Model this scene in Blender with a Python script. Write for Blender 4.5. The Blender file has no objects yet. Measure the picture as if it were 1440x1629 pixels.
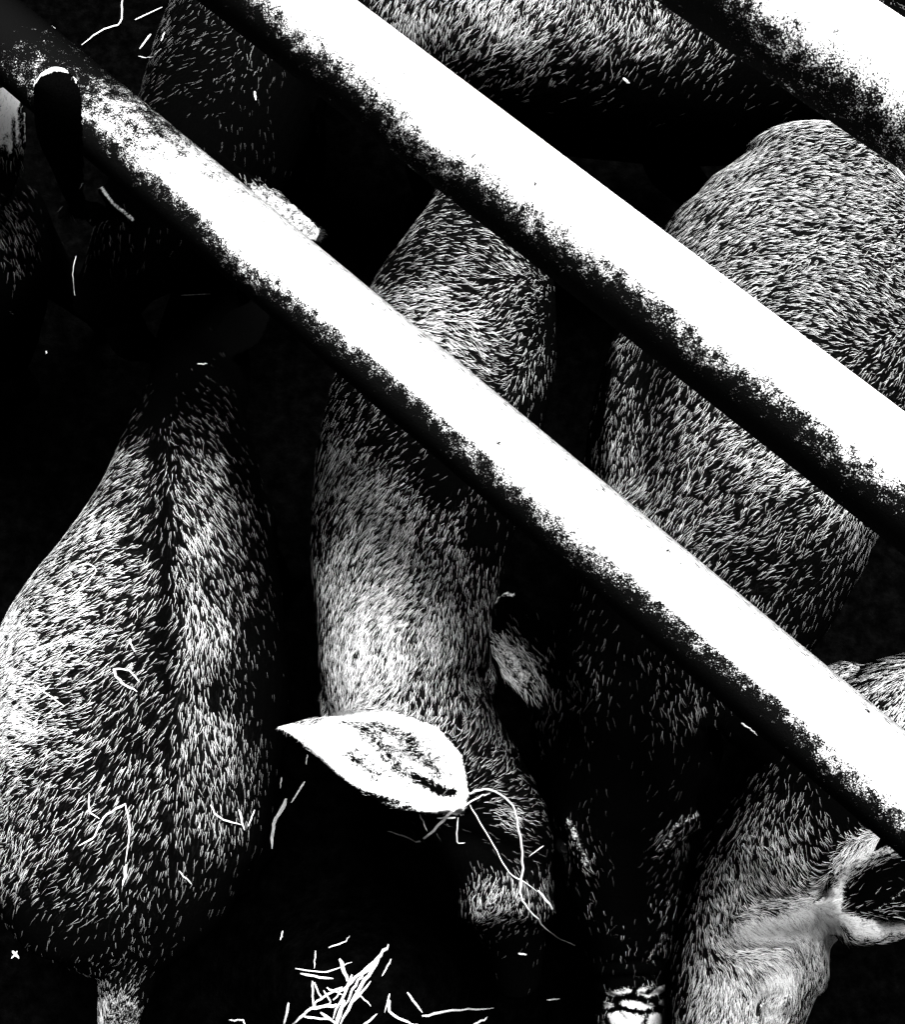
import bpy, math, random
import numpy as np
from mathutils import Vector
from mathutils.bvhtree import BVHTree

rng = np.random.default_rng(7)
random.seed(7)
sc = bpy.context.scene
col = sc.collection

# ------------------------------------------------------------------ camera, world, sun, exposure
TILT = math.radians(15)
CAM = np.array([0.0, -0.24, 1.36])
F = 1920.0                                   # focal length in photograph pixels
cd = bpy.data.cameras.new('camera'); cam = bpy.data.objects.new('camera', cd); col.objects.link(cam)
cam.location = CAM; cam.rotation_euler = (TILT, 0, 0)
cd.sensor_fit = 'HORIZONTAL'; cd.sensor_width = 36; cd.lens = 36*F/1440
cd.clip_start = 0.02; cd.clip_end = 200
sc.camera = cam

SUN_EL, SUN_AZ = math.radians(64), math.radians(28)
L = np.array([math.sin(SUN_AZ)*math.cos(SUN_EL), math.cos(SUN_AZ)*math.cos(SUN_EL), math.sin(SUN_EL)])
w = bpy.data.worlds.new('World'); sc.world = w; w.use_nodes = True
nt = w.node_tree; nt.nodes.clear()
sky = nt.nodes.new('ShaderNodeTexSky'); sky.sky_type = 'NISHITA'; sky.sun_disc = False
sky.sun_elevation = SUN_EL; sky.sun_rotation = SUN_AZ
sky.air_density = 0.25; sky.dust_density = 0.0; sky.ozone_density = 1.0; sky.altitude = 3000
bw = nt.nodes.new('ShaderNodeRGBToBW'); bg = nt.nodes.new('ShaderNodeBackground'); wo = nt.nodes.new('ShaderNodeOutputWorld')
nt.links.new(sky.outputs[0], bw.inputs[0]); nt.links.new(bw.outputs[0], bg.inputs[0]); bg.inputs[1].default_value = 0.05
nt.links.new(bg.outputs[0], wo.inputs[0])
sl = bpy.data.lights.new('sun', 'SUN'); sl.energy = 5.0; sl.angle = math.radians(34); sl.color = (1, 1, 1)
so = bpy.data.objects.new('sun', sl); col.objects.link(so)
so.rotation_euler = Vector(L).to_track_quat('Z', 'Y').to_euler(); so.location = (1, 2, 3)
sc.view_settings.view_transform = 'Standard'; sc.view_settings.look = 'None'
sc.view_settings.exposure = 2.1; sc.view_settings.gamma = 1
sc.cycles.max_bounces = 2; sc.cycles.diffuse_bounces = 1

# ------------------------------------------------------------------ places in the scene
cT, sT = math.cos(TILT), math.sin(TILT)
RIGHT = np.array([1., 0, 0]); UPI = np.array([0, cT, sT]); FWD = np.array([0, sT, -cT])
def ray(px, py):
    return RIGHT*((px-720)/F) + UPI*(-(py-814.5)/F) + FWD
def at_depth(px, py, d): return CAM + ray(px, py)*d
def at_z(px, py, z):
    r = ray(px, py); return CAM + r*((z-CAM[2])/r[2])
def depth_at(px, py, z):
    r = ray(px, py); return (z-CAM[2])/r[2]
def project(V):
    d = V - CAM
    dep = d @ FWD
    return np.stack([720+F*(d@RIGHT)/dep, 814.5-F*(d@UPI)/dep], -1), dep

# ------------------------------------------------------------------ materials
def mat(name): 
    m = bpy.data.materials.new(name); m.use_nodes = True
    n = m.node_tree.nodes; b = n['Principled BSDF']
    b.inputs['Roughness'].default_value = 1.0; b.inputs['Specular IOR Level'].default_value = 0.0
    return m, m.node_tree, b
def node(nt, t, **k):
    n = nt.nodes.new(t)
    for a, v in k.items(): setattr(n, a, v)
    return n
def math_n(nt, op, a, b=None, c=None, clamp=False):
    n = node(nt, 'ShaderNodeMath', operation=op, use_clamp=clamp)
    for i, v in enumerate((a, b, c)):
        if v is None: continue
        if hasattr(v, 'links'): nt.links.new(v, n.inputs[i])
        else: n.inputs[i].default_value = v
    return n.outputs[0]
def noise(nt, vec, scale, detail=4, rough=.6):
    n = node(nt, 'ShaderNodeTexNoise'); n.inputs['Scale'].default_value = scale
    n.inputs['Detail'].default_value = detail; n.inputs['Roughness'].default_value = rough
    nt.links.new(vec, n.inputs['Vector']); return n.outputs['Fac']
def attr(nt, name):
    n = node(nt, 'ShaderNodeAttribute'); n.attribute_name = name; return n.outputs['Fac']
def grey(nt, val, sock):
    c = node(nt, 'ShaderNodeCombineColor')
    for i in range(3): nt.links.new(val, c.inputs[i])
    nt.links.new(c.outputs[0], sock)

# skin: black hide; pale patches, painted highlights and crease shade (vertex value "tone"), fine pores
M_SKIN, t, b = mat('pig_skin')
tc = node(t, 'ShaderNodeTexCoord').outputs['Object']
n1 = noise(t, tc, 900, 3, .7); n2 = noise(t, tc, 260, 4, .7)
tone = attr(t, 'tone')
n3 = math_n(t, 'ADD', math_n(t, 'MULTIPLY', n2, .6), math_n(t, 'MULTIPLY', n1, .4))
pal = math_n(t, 'MULTIPLY', math_n(t, 'MULTIPLY', math_n(t, 'ADD', n3, math_n(t, 'MULTIPLY_ADD', tone, .9, -.98)), 7.0, clamp=True), .75)
v = math_n(t, 'ADD', pal, math_n(t, 'MULTIPLY', n1, 0.0012))
grey(t, v, b.inputs['Base Color'])
bp = node(t, 'ShaderNodeBump'); bp.inputs['Strength'].default_value = .6; bp.inputs['Distance'].default_value = .0012
t.links.new(n2, bp.inputs['Height']); t.links.new(bp.outputs[0], b.inputs['Normal'])

M_HAIR, t, b = mat('bristle')
grey(t, attr(t, 'shade'), b.inputs['Base Color'])

M_RAIL, t, b = mat('painted_steel')
tc = node(t, 'ShaderNodeTexCoord').outputs['Object']
g = attr(t, 'grime_shade')
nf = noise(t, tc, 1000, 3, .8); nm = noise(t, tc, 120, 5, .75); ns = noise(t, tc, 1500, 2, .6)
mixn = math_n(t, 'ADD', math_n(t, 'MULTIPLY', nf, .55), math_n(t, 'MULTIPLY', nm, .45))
d = math_n(t, 'SUBTRACT', mixn, g)                       # below zero = dirt and painted underside shade
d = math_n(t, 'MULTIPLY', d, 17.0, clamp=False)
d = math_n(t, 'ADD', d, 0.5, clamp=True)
cx = node(t, 'ShaderNodeCombineXYZ')                      # scratches run along the tube
t.links.new(math_n(t, 'MULTIPLY', attr(t, 'along'), 130.), cx.inputs[0]); t.links.new(math_n(t, 'MULTIPLY', attr(t, 'around'), 1100.), cx.inputs[1])
sc_ = noise(t, cx.outputs[0], 1.0, 2, .6)
sp = math_n(t, 'LESS_THAN', math_n(t, 'MULTIPLY_ADD', attr(t, 'edge'), .20, sc_), .67)
vo = node(t, 'ShaderNodeTexVoronoi'); vo.inputs['Scale'].default_value = 60; t.links.new(tc, vo.inputs['Vector'])
chip = math_n(t, 'MAXIMUM', math_n(t, 'GREATER_THAN', vo.outputs['Distance'], math_n(t, 'MULTIPLY_ADD', nf, .7, -.26)), math_n(t, 'LESS_THAN', nm, .50))
sp = math_n(t, 'MULTIPLY', sp, chip)
val = math_n(t, 'MULTIPLY_ADD', math_n(t, 'MULTIPLY', d, sp), 0.85, 0.003)
grey(t, val, b.inputs['Base Color'])
bp = node(t, 'ShaderNodeBump'); bp.inputs['Strength'].default_value = .55; bp.inputs['Distance'].default_value = .002
t.links.new(math_n(t, 'ADD', math_n(t, 'MULTIPLY', nf, .6), nm), bp.inputs['Height']); t.links.new(bp.outputs[0], b.inputs['Normal'])

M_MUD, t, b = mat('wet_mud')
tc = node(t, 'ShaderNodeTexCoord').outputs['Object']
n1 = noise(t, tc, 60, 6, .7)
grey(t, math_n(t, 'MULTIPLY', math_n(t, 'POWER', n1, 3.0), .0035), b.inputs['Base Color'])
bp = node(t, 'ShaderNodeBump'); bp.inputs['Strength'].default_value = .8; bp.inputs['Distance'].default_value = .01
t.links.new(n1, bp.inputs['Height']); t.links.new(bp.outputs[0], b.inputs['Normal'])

M_STRAW, t, b = mat('straw')
tc = node(t, 'ShaderNodeTexCoord').outputs['Object']
grey(t, math_n(t, 'MULTIPLY_ADD', noise(t, tc, 300, 3, .7), .9, .25), b.inputs['Base Color'])

M_EYE, t, b = mat('wet_eye')
b.inputs['Base Color'].default_value = (.003, .003, .003, 1); b.inputs['Roughness'].default_value = .12
b.inputs['Specular IOR Level'].default_value = .5

# ------------------------------------------------------------------ mesh helpers
def link_mesh(name, V, Fc, m, parent=None, smooth=True):
    me = bpy.data.meshes.new(name)
    me.from_pydata([tuple(x) for x in V], [], Fc); me.update()
    if smooth: me.polygons.foreach_set('use_smooth', [True]*len(me.polygons))
    me.materials.append(m)
    o = bpy.data.objects.new(name, me); col.objects.link(o)
    if parent: o.parent = parent
    return o
def catmull(P, n):
    P = np.asarray(P, float)
    if len(P) == 2: 
        s = np.linspace(0, 1, n+1)[:, None]; return P[0]*(1-s)+P[1]*s
    Q = np.vstack([2*P[0]-P[1], P, 2*P[-1]-P[-2]]); out = []
    for i in range(len(P)-1):
        a, b_, c, d_ = Q[i:i+4]
        for k in range(n):
            s = k/n
            out.append(.5*((2*b_)+(-a+c)*s+(2*a-5*b_+4*c-d_)*s*s+(-a+3*b_-3*c+d_)*s**3))
    out.append(P[-1]); return np.array(out)
class Acc:
    def __init__(s): s.V = []; s.F = []
    def rings(s, R):
        base = len(s.V); k = len(R[0])
        for r in R: s.V.extend(r)
        for i in range(len(R)-1):
            for j in range(k):
                a = base+i*k+j; b_ = base+i*k+(j+1) % k
                s.F.append((a, b_, b_+k, a+k))
        s.F.append(tuple(base+j for j in range(k))[::-1])
        s.F.append(tuple(base+(len(R)-1)*k+j for j in range(k)))
    def loft(s, C, rw, rh, k=36, ex=2.2, cap=True, up=np.array([0, 0, 1.]), c0=1.):
        C = np.asarray(C, float); rw = np.asarray(rw, float); rh = np.asarray(rh, float)
        T = np.gradient(C, axis=0); T /= np.linalg.norm(T, axis=1)[:, None]
        if cap:                                                  # rounded ends
            def ext(c, t_, a, b_, sg):
                rs = [(c+sg*t_*min(a, b_)*(c0 if sg < 0 else 1)*math.sin(q), t_, a*math.cos(q), b_*math.cos(q)) for q in (.35, .7, 1.0, 1.25, 1.5)]
                return rs
            head = ext(C[0], T[0], rw[0], rh[0], -1)[::-1]; tail = ext(C[-1], T[-1], rw[-1], rh[-1], 1)
            items = head+[(C[i], T[i], rw[i], rh[i]) for i in range(len(C))]+tail
        else: items = [(C[i], T[i], rw[i], rh[i]) for i in range(len(C))]
        R = []
        for c, t_, a, b_ in items:
            sx = np.cross(t_, up); sx /= np.linalg.norm(sx)+1e-9; uy = np.cross(sx, t_)
            ring = []
            for j in range(k):
                q = 2*math.pi*j/k; cq, sq = math.cos(q), math.sin(q)
                x = math.copysign(abs(cq)**(2/ex), cq)*a; y = math.copysign(abs(sq)**(2/ex), sq)*b_
                ring.append(c+sx*x+uy*y)
            R.append(ring)
        s.rings(R)
    def tube(s, P, r, k=14, n=5):
        P = np.asarray(P, float); r = np.asarray(r, float)
        Q = catmull(np.hstack([P, r[:, None]]), n)
        up = np.array([0.13, 0.21, .97])
        s.loft(Q[:, :3], np.maximum(Q[:, 3], 2e-4), np.maximum(Q[:, 3], 2e-4), k, 2.0, True, up)
    def ball(s, c, r):
        c = np.asarray(c, float); s.loft([c-[0, 0, r[2]*.02], c+[0, 0, r[2]*.02]], [r[0]]*2, [r[1]]*2, 16, 2, True, np.array([0, 1., 0.]))
    def plate(s, axis, hw, thick, cup=.0, roll=0., nrm=None, nv=14, n=6):
        """a leaf-shaped ear: axis points, half widths, thickness; cup curls its edges"""
        Q = catmull(np.hstack([np.asarray(axis, float), np.asarray(hw, float)[:, None]]), n)
        C = Q[:, :3]; W = np.maximum(Q[:, 3], .0015)
        T = np.gradient(C, axis=0); T /= np.linalg.norm(T, axis=1)[:, None]
        N0 = -FWD if nrm is None else np.asarray(nrm, float)
        R = []
        for i in range(len(C)):
            N = N0-T[i]*(N0@T[i]); N /= np.linalg.norm(N); S = np.cross(T[i], N)
            c, sn = math.cos(roll), math.sin(roll); N, S = N*c+S*sn, S*c-N*sn
            top, bot = [], []
            for j in range(nv+1):
                v_ = -1+2*j/nv
                p = C[i]+S*v_*W[i]+N*(cup*(v_*v_)*W[i])
                th = thick*.5*math.sqrt(max(0.12, 1-v_**4))
                top.append(p+N*th); bot.append(p-N*th)
            R.append(top+bot[::-1])
        s.rings(R)

def tag(o, label=None, cat=None, group=None, kind=None):
    if label: o['label'] = label
    if cat: o['category'] = cat
    if group: o['group'] = group
    if kind: o['kind'] = kind

def to_skin(acc, voxel, smooth_it):
    me = bpy.data.meshes.new('tmp'); me.from_pydata([tuple(x) for x in acc.V], [], acc.F)
    o = bpy.data.objects.new('tmp', me); col.objects.link(o)
    m = o.modifiers.new('r', 'REMESH'); m.mode = 'VOXEL'; m.voxel_size = voxel
    m = o.modifiers.new('s', 'SMOOTH'); m.factor = .5; m.iterations = smooth_it
    dg = bpy.context.evaluated_depsgraph_get(); dg.update()
    out = bpy.data.meshes.new_from_object(o.evaluated_get(dg))
    bpy.data.objects.remove(o); bpy.data.meshes.remove(me)
    return out

def seg_dist(P, poly):
    poly = np.asarray(poly, float); best = np.full(len(P), 1e9)
    for a, b_ in zip(poly[:-1], poly[1:]):
        ab = b_-a; tt = np.clip(((P-a)@ab)/(ab@ab+1e-9), 0, 1)
        best = np.minimum(best, np.linalg.norm(P-(a+tt[:, None]*ab), axis=1))
    return best
def in_poly(P, poly, soft=6.):
    poly = np.asarray(poly, float); ins = np.zeros(len(P), bool); x, y = P[:, 0], P[:, 1]
    q = np.roll(poly, -1, 0)
    for (x0, y0), (x1, y1) in zip(poly, q):
        c = ((y0 > y) != (y1 > y)) & (x < (x1-x0)*(y-y0)/((y1-y0) or 1e-9)+x0); ins ^= c
    d_ = seg_dist(P, np.vstack([poly, poly[:1]]))
    return np.clip(.5+np.where(ins, d_, -d_)/(2*soft), 0, 1)

def make_pig(spec):
    A = Acc()
    st = np.array(spec['body'], float)                 # px, py, ztop, half width px, height m
    C, RW, RH = [], [], []
    for px, py, z, hw, h in st:
        p = at_z(px, py, z); C.append([p[0], p[1], z-h/2]); RW.append(hw*depth_at(px, py, z)/F); RH.append(h/2)
    Q = catmull(np.hstack([C, np.array(RW)[:, None], np.array(RH)[:, None]]), 8)
    A.loft(Q[:, :3], Q[:, 3], Q[:, 4], 44, spec.get('ex', 2.25), c0=spec.get('c0', 1.))
    C = np.array(C)
    for (i, sgn, rear) in spec.get('legs', []):
        a = C[max(i-1, 0)]; b_ = C[min(i+1, len(C)-1)]; dr = b_-a; dr[2] = 0; dr /= np.linalg.norm(dr)
        sd = np.array([-dr[1], dr[0], 0])*sgn
        top = C[i]+sd*RW[i]*.5; zt = C[i][2]
        s_ = spec.get('leg', 1.)
        if rear: kn = [(0, zt), (.025, zt*.62), (-.03, zt*.36), (-.012, .05), (.004, .012)]
        else: kn = [(0, zt), (-.012, zt*.6), (.006, zt*.36), (0, .045), (.006, .012)]
        P = [np.array([top[0], top[1], 0])+dr*q*s_+sd*.006*k_+np.array([0, 0, z]) for k_, (q, z) in enumerate(kn)]
        A.tube(P, np.array([.045, .03, .016, .012, .016])*s_)
    for pts, rad in spec.get('tubes', []):
        A.tube([at_z(*p) for p in pts], rad)
    for e in spec.get('ears', []):
        ax = [at_z(*p[:3]) for p in e['axis']]; hw = [p[3]*depth_at(*p[:3])/F for p in e['axis']]
        A.plate(ax, hw, e.get('thick', .006), e.get('cup', .2), e.get('roll', 0.), e.get('nrm'))
    for px, py, z, rx, ry, rz in spec.get('balls', []):
        A.ball(at_z(px, py, z), (rx, ry, rz))
    me = to_skin(A, spec.get('voxel', .0026), spec.get('smooth', 4))
    me.name = 'pig'
    n = len(me.vertices); V = np.empty(n*3, 'f4'); me.vertices.foreach_get('co', V); V = V.reshape(-1, 3).astype(float)
    N = np.empty(n*3, 'f4'); me.vertices.foreach_get('normal', N); N = N.reshape(-1, 3).astype(float)
    P, dep = project(V); face = np.clip((N@(-FWD))*3, 0, 1)
    disp = np.zeros(n)
    for poly, wd, amt in spec.get('folds', []):        # amt metres outward; negative = crease
        disp += amt*np.exp(-(seg_dist(P, poly)/wd)**2)*face
    lump = np.zeros(n)
    for k_ in range(14):
        fr = rng.normal(size=3)*spec.get('lumpf', 28); lump += np.sin(V@fr+rng.uniform(0, 6.3))
    disp += lump/14*.0028*spec.get('lump', 1)
    V = V+N*disp[:, None]; me.vertices.foreach_set('co', V.astype('f4').ravel()); me.update()
    me.polygons.foreach_set('use_smooth', [True]*len(me.polygons))
    P, dep = project(V)
    tone = np.zeros(n)
    for poly, val in spec.get('pale', []): tone = np.maximum(tone, in_poly(P, poly, 11.)*val*(face > 0))
    for poly, wd, val in spec.get('pale_lit', []): tone = np.maximum(tone, val*np.exp(-(seg_dist(P, poly)/wd)**2)*face)  # lit rims, lids and brows painted as pale tone, plus pale edges
    for poly, wd, val in spec.get('dull', []): tone *= 1-val*np.exp(-(seg_dist(P, poly)/wd)**2)  # mottling, and crease shade painted into the tone
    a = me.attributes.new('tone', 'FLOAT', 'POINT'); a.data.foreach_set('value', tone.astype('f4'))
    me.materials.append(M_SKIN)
    o = bpy.data.objects.new('pig', me); col.objects.link(o)
    tag(o, spec['label'], 'pig', 'young pigs crowded in the pen')
    # ---- coat of bristles
    me.calc_loop_triangles(); nt_ = len(me.loop_triangles)
    tri = np.empty(nt_*3, 'i4'); me.loop_triangles.foreach_get('vertices', tri); tri = tri.reshape(-1, 3)
    N = np.empty(n*3, 'f4'); me.vertices.foreach_get('normal', N); N = N.reshape(-1, 3).astype(float)
    a_, b_, c_ = V[tri[:, 0]], V[tri[:, 1]], V[tri[:, 2]]
    ar = .5*np.linalg.norm(np.cross(b_-a_, c_-a_), axis=1)
    cen = (a_+b_+c_)/3; Pc, _ = project(cen); Nc = N[tri].mean(1)
    up = np.clip((np.maximum(Nc[:, 2], Nc@(-FWD))+.15)*4, 0, 1)
    inr = (Pc[:, 0] > -260) & (Pc[:, 0] < 1700) & (Pc[:, 1] > -260) & (Pc[:, 1] < 1890)
    dens = np.ones(nt_)*spec.get('d0', 1.)
    for poly, wd, f in spec.get('part', []):          # multiplies hair density around a line
        dens *= 1+(f-1)*np.exp(-(seg_dist(Pc, poly)/wd)**(2 if f > .1 else 4))
    coat_shade = np.array(spec['coat'], float); num = np.zeros(nt_); den = np.zeros(nt_)
    for x_, y_, q_ in coat_shade:
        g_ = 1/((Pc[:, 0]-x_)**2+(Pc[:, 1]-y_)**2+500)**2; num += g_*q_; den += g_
    dens *= (num/den)**1.35  # coat map thins and darkens bristles, painting shade on flanks and necks
    dens *= np.clip(Nc[:, 2]*1.9-.25, .04, 1)            # fewer, darker bristles paint the flanks' fade into shade
    pale = tone[tri].mean(1); dens *= 1-spec.get('bare', .6)*(pale > .45)
    pr = ar*up*inr*dens*np.clip((cen[:, 2]-.13)*18, 0, 1)
    cnt = int(pr.sum()*spec.get('per_m2', 820000))
    ti = rng.choice(nt_, cnt, p=pr/pr.sum()); u = rng.random((cnt, 2)); fl = u.sum(1) > 1; u[fl] = 1-u[fl]
    R = a_[ti]+(b_-a_)[ti]*u[:, :1]+(c_-a_)[ti]*u[:, 1:]
    Nn = Nc[ti]; Nn /= np.linalg.norm(Nn, axis=1)[:, None]
    tn = tone[tri[ti, 0]]
    Pr, _ = project(R); fl_ = np.array(spec['flow'], float)
    dir2 = np.zeros((cnt, 2)); unit = fl_[:, 2:4]/np.linalg.norm(fl_[:, 2:4], axis=1)[:, None]
    for k_ in range(len(fl_)):
        wgt = 1/((Pr[:, 0]-fl_[k_, 0])**2+(Pr[:, 1]-fl_[k_, 1])**2+400)**1.6
        dir2 += wgt[:, None]*unit[k_]
    dir2 /= np.linalg.norm(dir2, axis=1)[:, None]+1e-9
    # gentle wander of the hair direction, coherent in space plus a little per hair
    wa = np.zeros(cnt)
    for k_ in range(10):
        fr = rng.normal(size=3)*120; wa += np.sin(R@fr+rng.uniform(0, 6.3))
    wb = np.zeros(cnt); wc = np.zeros(cnt)
    for k_ in range(12):
        fr = rng.normal(size=3)*520; wb += np.sin(R@fr+rng.uniform(0, 6.3))
        fr = rng.normal(size=3)*700; wc += np.sin(R@fr+rng.uniform(0, 6.3))
    ang = wa*.05+wb*.06+rng.normal(0, .07, cnt); ca, sa = np.cos(ang), np.sin(ang)
    dir2 = np.stack([dir2[:, 0]*ca-dir2[:, 1]*sa, dir2[:, 0]*sa+dir2[:, 1]*ca], 1)
    D = dir2[:, :1]*RIGHT-dir2[:, 1:]*UPI
    D = D-Nn*(D*Nn).sum(1)[:, None]; ln = np.linalg.norm(D, axis=1); ok = ln > .15
    D[ok] /= ln[ok][:, None]
    dk = np.clip(dens[ti]*1.1, .01, 1)**.8  # sparse regions also get darker bristles: shade painted into the coat
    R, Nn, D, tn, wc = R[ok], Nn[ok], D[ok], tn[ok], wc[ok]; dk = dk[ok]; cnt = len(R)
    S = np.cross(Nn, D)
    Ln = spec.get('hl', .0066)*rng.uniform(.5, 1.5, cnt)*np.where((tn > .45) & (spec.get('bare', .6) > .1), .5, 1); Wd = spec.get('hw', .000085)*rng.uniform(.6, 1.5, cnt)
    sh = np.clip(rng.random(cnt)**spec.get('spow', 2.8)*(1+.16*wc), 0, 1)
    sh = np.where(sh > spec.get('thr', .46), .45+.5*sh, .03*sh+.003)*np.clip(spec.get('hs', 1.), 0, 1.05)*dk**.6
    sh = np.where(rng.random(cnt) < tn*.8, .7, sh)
    bend = rng.normal(0, .18, (cnt, 3)); K = 2
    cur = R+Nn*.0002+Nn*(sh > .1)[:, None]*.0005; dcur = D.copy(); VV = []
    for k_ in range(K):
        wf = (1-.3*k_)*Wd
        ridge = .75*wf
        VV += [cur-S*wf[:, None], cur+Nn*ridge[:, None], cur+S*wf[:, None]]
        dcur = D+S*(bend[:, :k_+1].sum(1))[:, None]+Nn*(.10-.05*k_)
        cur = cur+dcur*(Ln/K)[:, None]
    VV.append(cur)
    VV = np.stack(VV, 1).reshape(-1, 3); nv = 3*K+1
    quad = []
    for k_ in range(K-1):
        for j in (0, 1): quad.append((k_*3+j, k_*3+j+1, k_*3+3+j+1, k_*3+3+j))
    tris = [((K-1)*3, (K-1)*3+1, nv-1), ((K-1)*3+1, (K-1)*3+2, nv-1)]
    basei = np.arange(cnt)*nv
    q = (np.array(quad)[None]+basei[:, None, None]).reshape(-1); tr = (np.array(tris)[None]+basei[:, None, None]).reshape(-1)
    hm = bpy.data.meshes.new('bristles'); hm.vertices.add(len(VV)); hm.vertices.foreach_set('co', VV.astype('f4').ravel())
    loops = np.concatenate([q, tr]); nq, nr = len(q)//4, len(tr)//3
    hm.loops.add(len(loops)); hm.loops.foreach_set('vertex_index', loops.astype('i4'))
    hm.polygons.add(nq+nr)
    hm.polygons.foreach_set('loop_start', np.concatenate([np.arange(nq)*4, nq*4+np.arange(nr)*3]).astype('i4'))
    hm.update(calc_edges=True)
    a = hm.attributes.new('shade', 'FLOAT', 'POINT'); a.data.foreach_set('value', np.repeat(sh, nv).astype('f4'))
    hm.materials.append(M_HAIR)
    h = bpy.data.objects.new('coat', hm); col.objects.link(h); h.parent = o; h['kind'] = 'stuff'
    for px, py, r in spec.get('eyes', []):
        hit = BVHTree.FromPolygons([Vector(x) for x in V], [tuple(t_) for t_ in tri]).ray_cast(Vector(CAM), Vector(ray(px, py)).normalized())
        if hit[0] is not None:
            E = Acc(); E.ball(np.array(hit[0])+FWD*r*.8, (r, r, r))
            link_mesh('eye', E.V, E.F, M_EYE, o)
    BVHS.append(BVHTree.FromPolygons([Vector(x) for x in V], [tuple(t_) for t_ in tri]))
    print('pig', n, 'verts', cnt, 'hairs')
    return o

# ------------------------------------------------------------------ the setting
hp = at_z(560, 1590, .16)
def mud(x, y):      # trodden mud, with an added mound that lifts the straw heap into the sun
    return .15*math.exp(-(((x-hp[0])/.11)**2+((y-hp[1])/.075)**2)**1.5)+.005*math.sin(x*31+1)*math.sin(y*27)+.003*math.sin(x*77)*math.sin(y*83+2)
ax_ = np.concatenate([[-40, -14, -5, -2], np.linspace(-1, 1, 180), [2, 5, 14, 40]]); na = len(ax_)
GV = [(x, y, mud(x, y) if max(abs(x), abs(y)) < 1.01 else 0) for y in ax_ for x in ax_]
GF = [(i*na+j, i*na+j+1, (i+1)*na+j+1, (i+1)*na+j) for i in range(na-1) for j in range(na-1)]
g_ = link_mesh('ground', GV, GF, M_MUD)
BVHS = [BVHTree.FromPolygons([Vector(v) for v in GV], GF)]
tag(g_, kind='structure')

# ------------------------------------------------------------------ the gate
gate = bpy.data.objects.new('gate', None); col.objects.link(gate)
tag(gate, 'white painted steel tube gate crossing diagonally over the pigs, painted shade and dirt underneath', 'gate')
RR = .030
DIR = -ray(-5300, -4400); DIR /= np.linalg.norm(DIR)         # the three rails are parallel
def rail(p, s0, s1, base, patch=None, speck=None, ext=1.1):
    """p = px, py, depth; base shifts the edge of dirt and painted shade around the tube"""
    m_ = at_depth(*p); a, b_ = m_+DIR*s0, m_+DIR*s1; ax = b_-a; Lg = np.linalg.norm(ax); ax /= Lg
    a0, b0 = a-ax*ext, b_+ax*ext; k = 64; n = 260
    S = np.cross(ax, -FWD); S /= np.linalg.norm(S); U = np.cross(S, ax)     # S: across, U: to the camera
    if S@np.array([.6, .8, 0]) < 0: S = -S
    V, Fc, G, U_, W_, E_ = [], [], [], [], [], []
    wob = rng.uniform(0, 6.3, 6)
    for i in range(n+1):
        s = i/n; c = a0+(b0-a0)*s; sl_ = s*(Lg+2*ext)-ext
        for j in range(k):
            q = 2*math.pi*j/k
            V.append(c+S*math.cos(q)*RR+U*math.sin(q)*RR)
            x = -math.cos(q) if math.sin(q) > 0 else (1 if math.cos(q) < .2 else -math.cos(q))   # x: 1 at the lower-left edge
            gr = base+.27*(x-.25)+.055+.03*math.sin(sl_*23+wob[0])+.02*math.sin(sl_*61+wob[1])  # dark underside: dirt with the tube's own shade painted into the colour
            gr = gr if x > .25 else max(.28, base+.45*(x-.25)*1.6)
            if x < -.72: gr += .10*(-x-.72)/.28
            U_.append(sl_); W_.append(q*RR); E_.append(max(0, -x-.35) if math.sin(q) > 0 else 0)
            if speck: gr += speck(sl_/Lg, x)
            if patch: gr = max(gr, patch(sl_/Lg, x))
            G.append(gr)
        if i:
            for j in range(k):
                p = (i-1)*k+j; r = (i-1)*k+(j+1) % k
                Fc.append((p, p+k, r+k, r))
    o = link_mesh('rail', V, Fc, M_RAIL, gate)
    at = o.data.attributes.new('grime_shade', 'FLOAT', 'POINT'); at.data.foreach_set('value', np.array(G, 'f4'))
    for nm_, ar_ in (('along', U_), ('around', W_), ('edge', E_)):
        at = o.data.attributes.new(nm_, 'FLOAT', 'POINT'); at.data.foreach_set('value', np.array(ar_, 'f4'))
    return a0, b0
D2 = lambda wpx: 2*RR*F/wpx
def rust(s, x):     # the left end of the lowest rail has lost its paint
    return .68-.86*max(0, s)-.03*x+.02*math.sin(s*70) if s < .45 else 0
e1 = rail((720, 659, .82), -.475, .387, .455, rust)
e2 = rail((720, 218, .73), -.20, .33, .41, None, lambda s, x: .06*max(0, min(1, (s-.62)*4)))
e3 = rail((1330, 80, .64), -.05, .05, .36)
for k_ in (0, 1):
    A = Acc()
    e = [e1[k_], e2[k_], e3[k_]]
    foot = np.array([e[0][0]*1.05, e[0][1], 0]); A.tube([foot, e[0], e[1], e[2]], [.03]*4, 20)
    st_ = link_mesh('upright', A.V, A.F, M_RAIL, gate)

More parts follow.
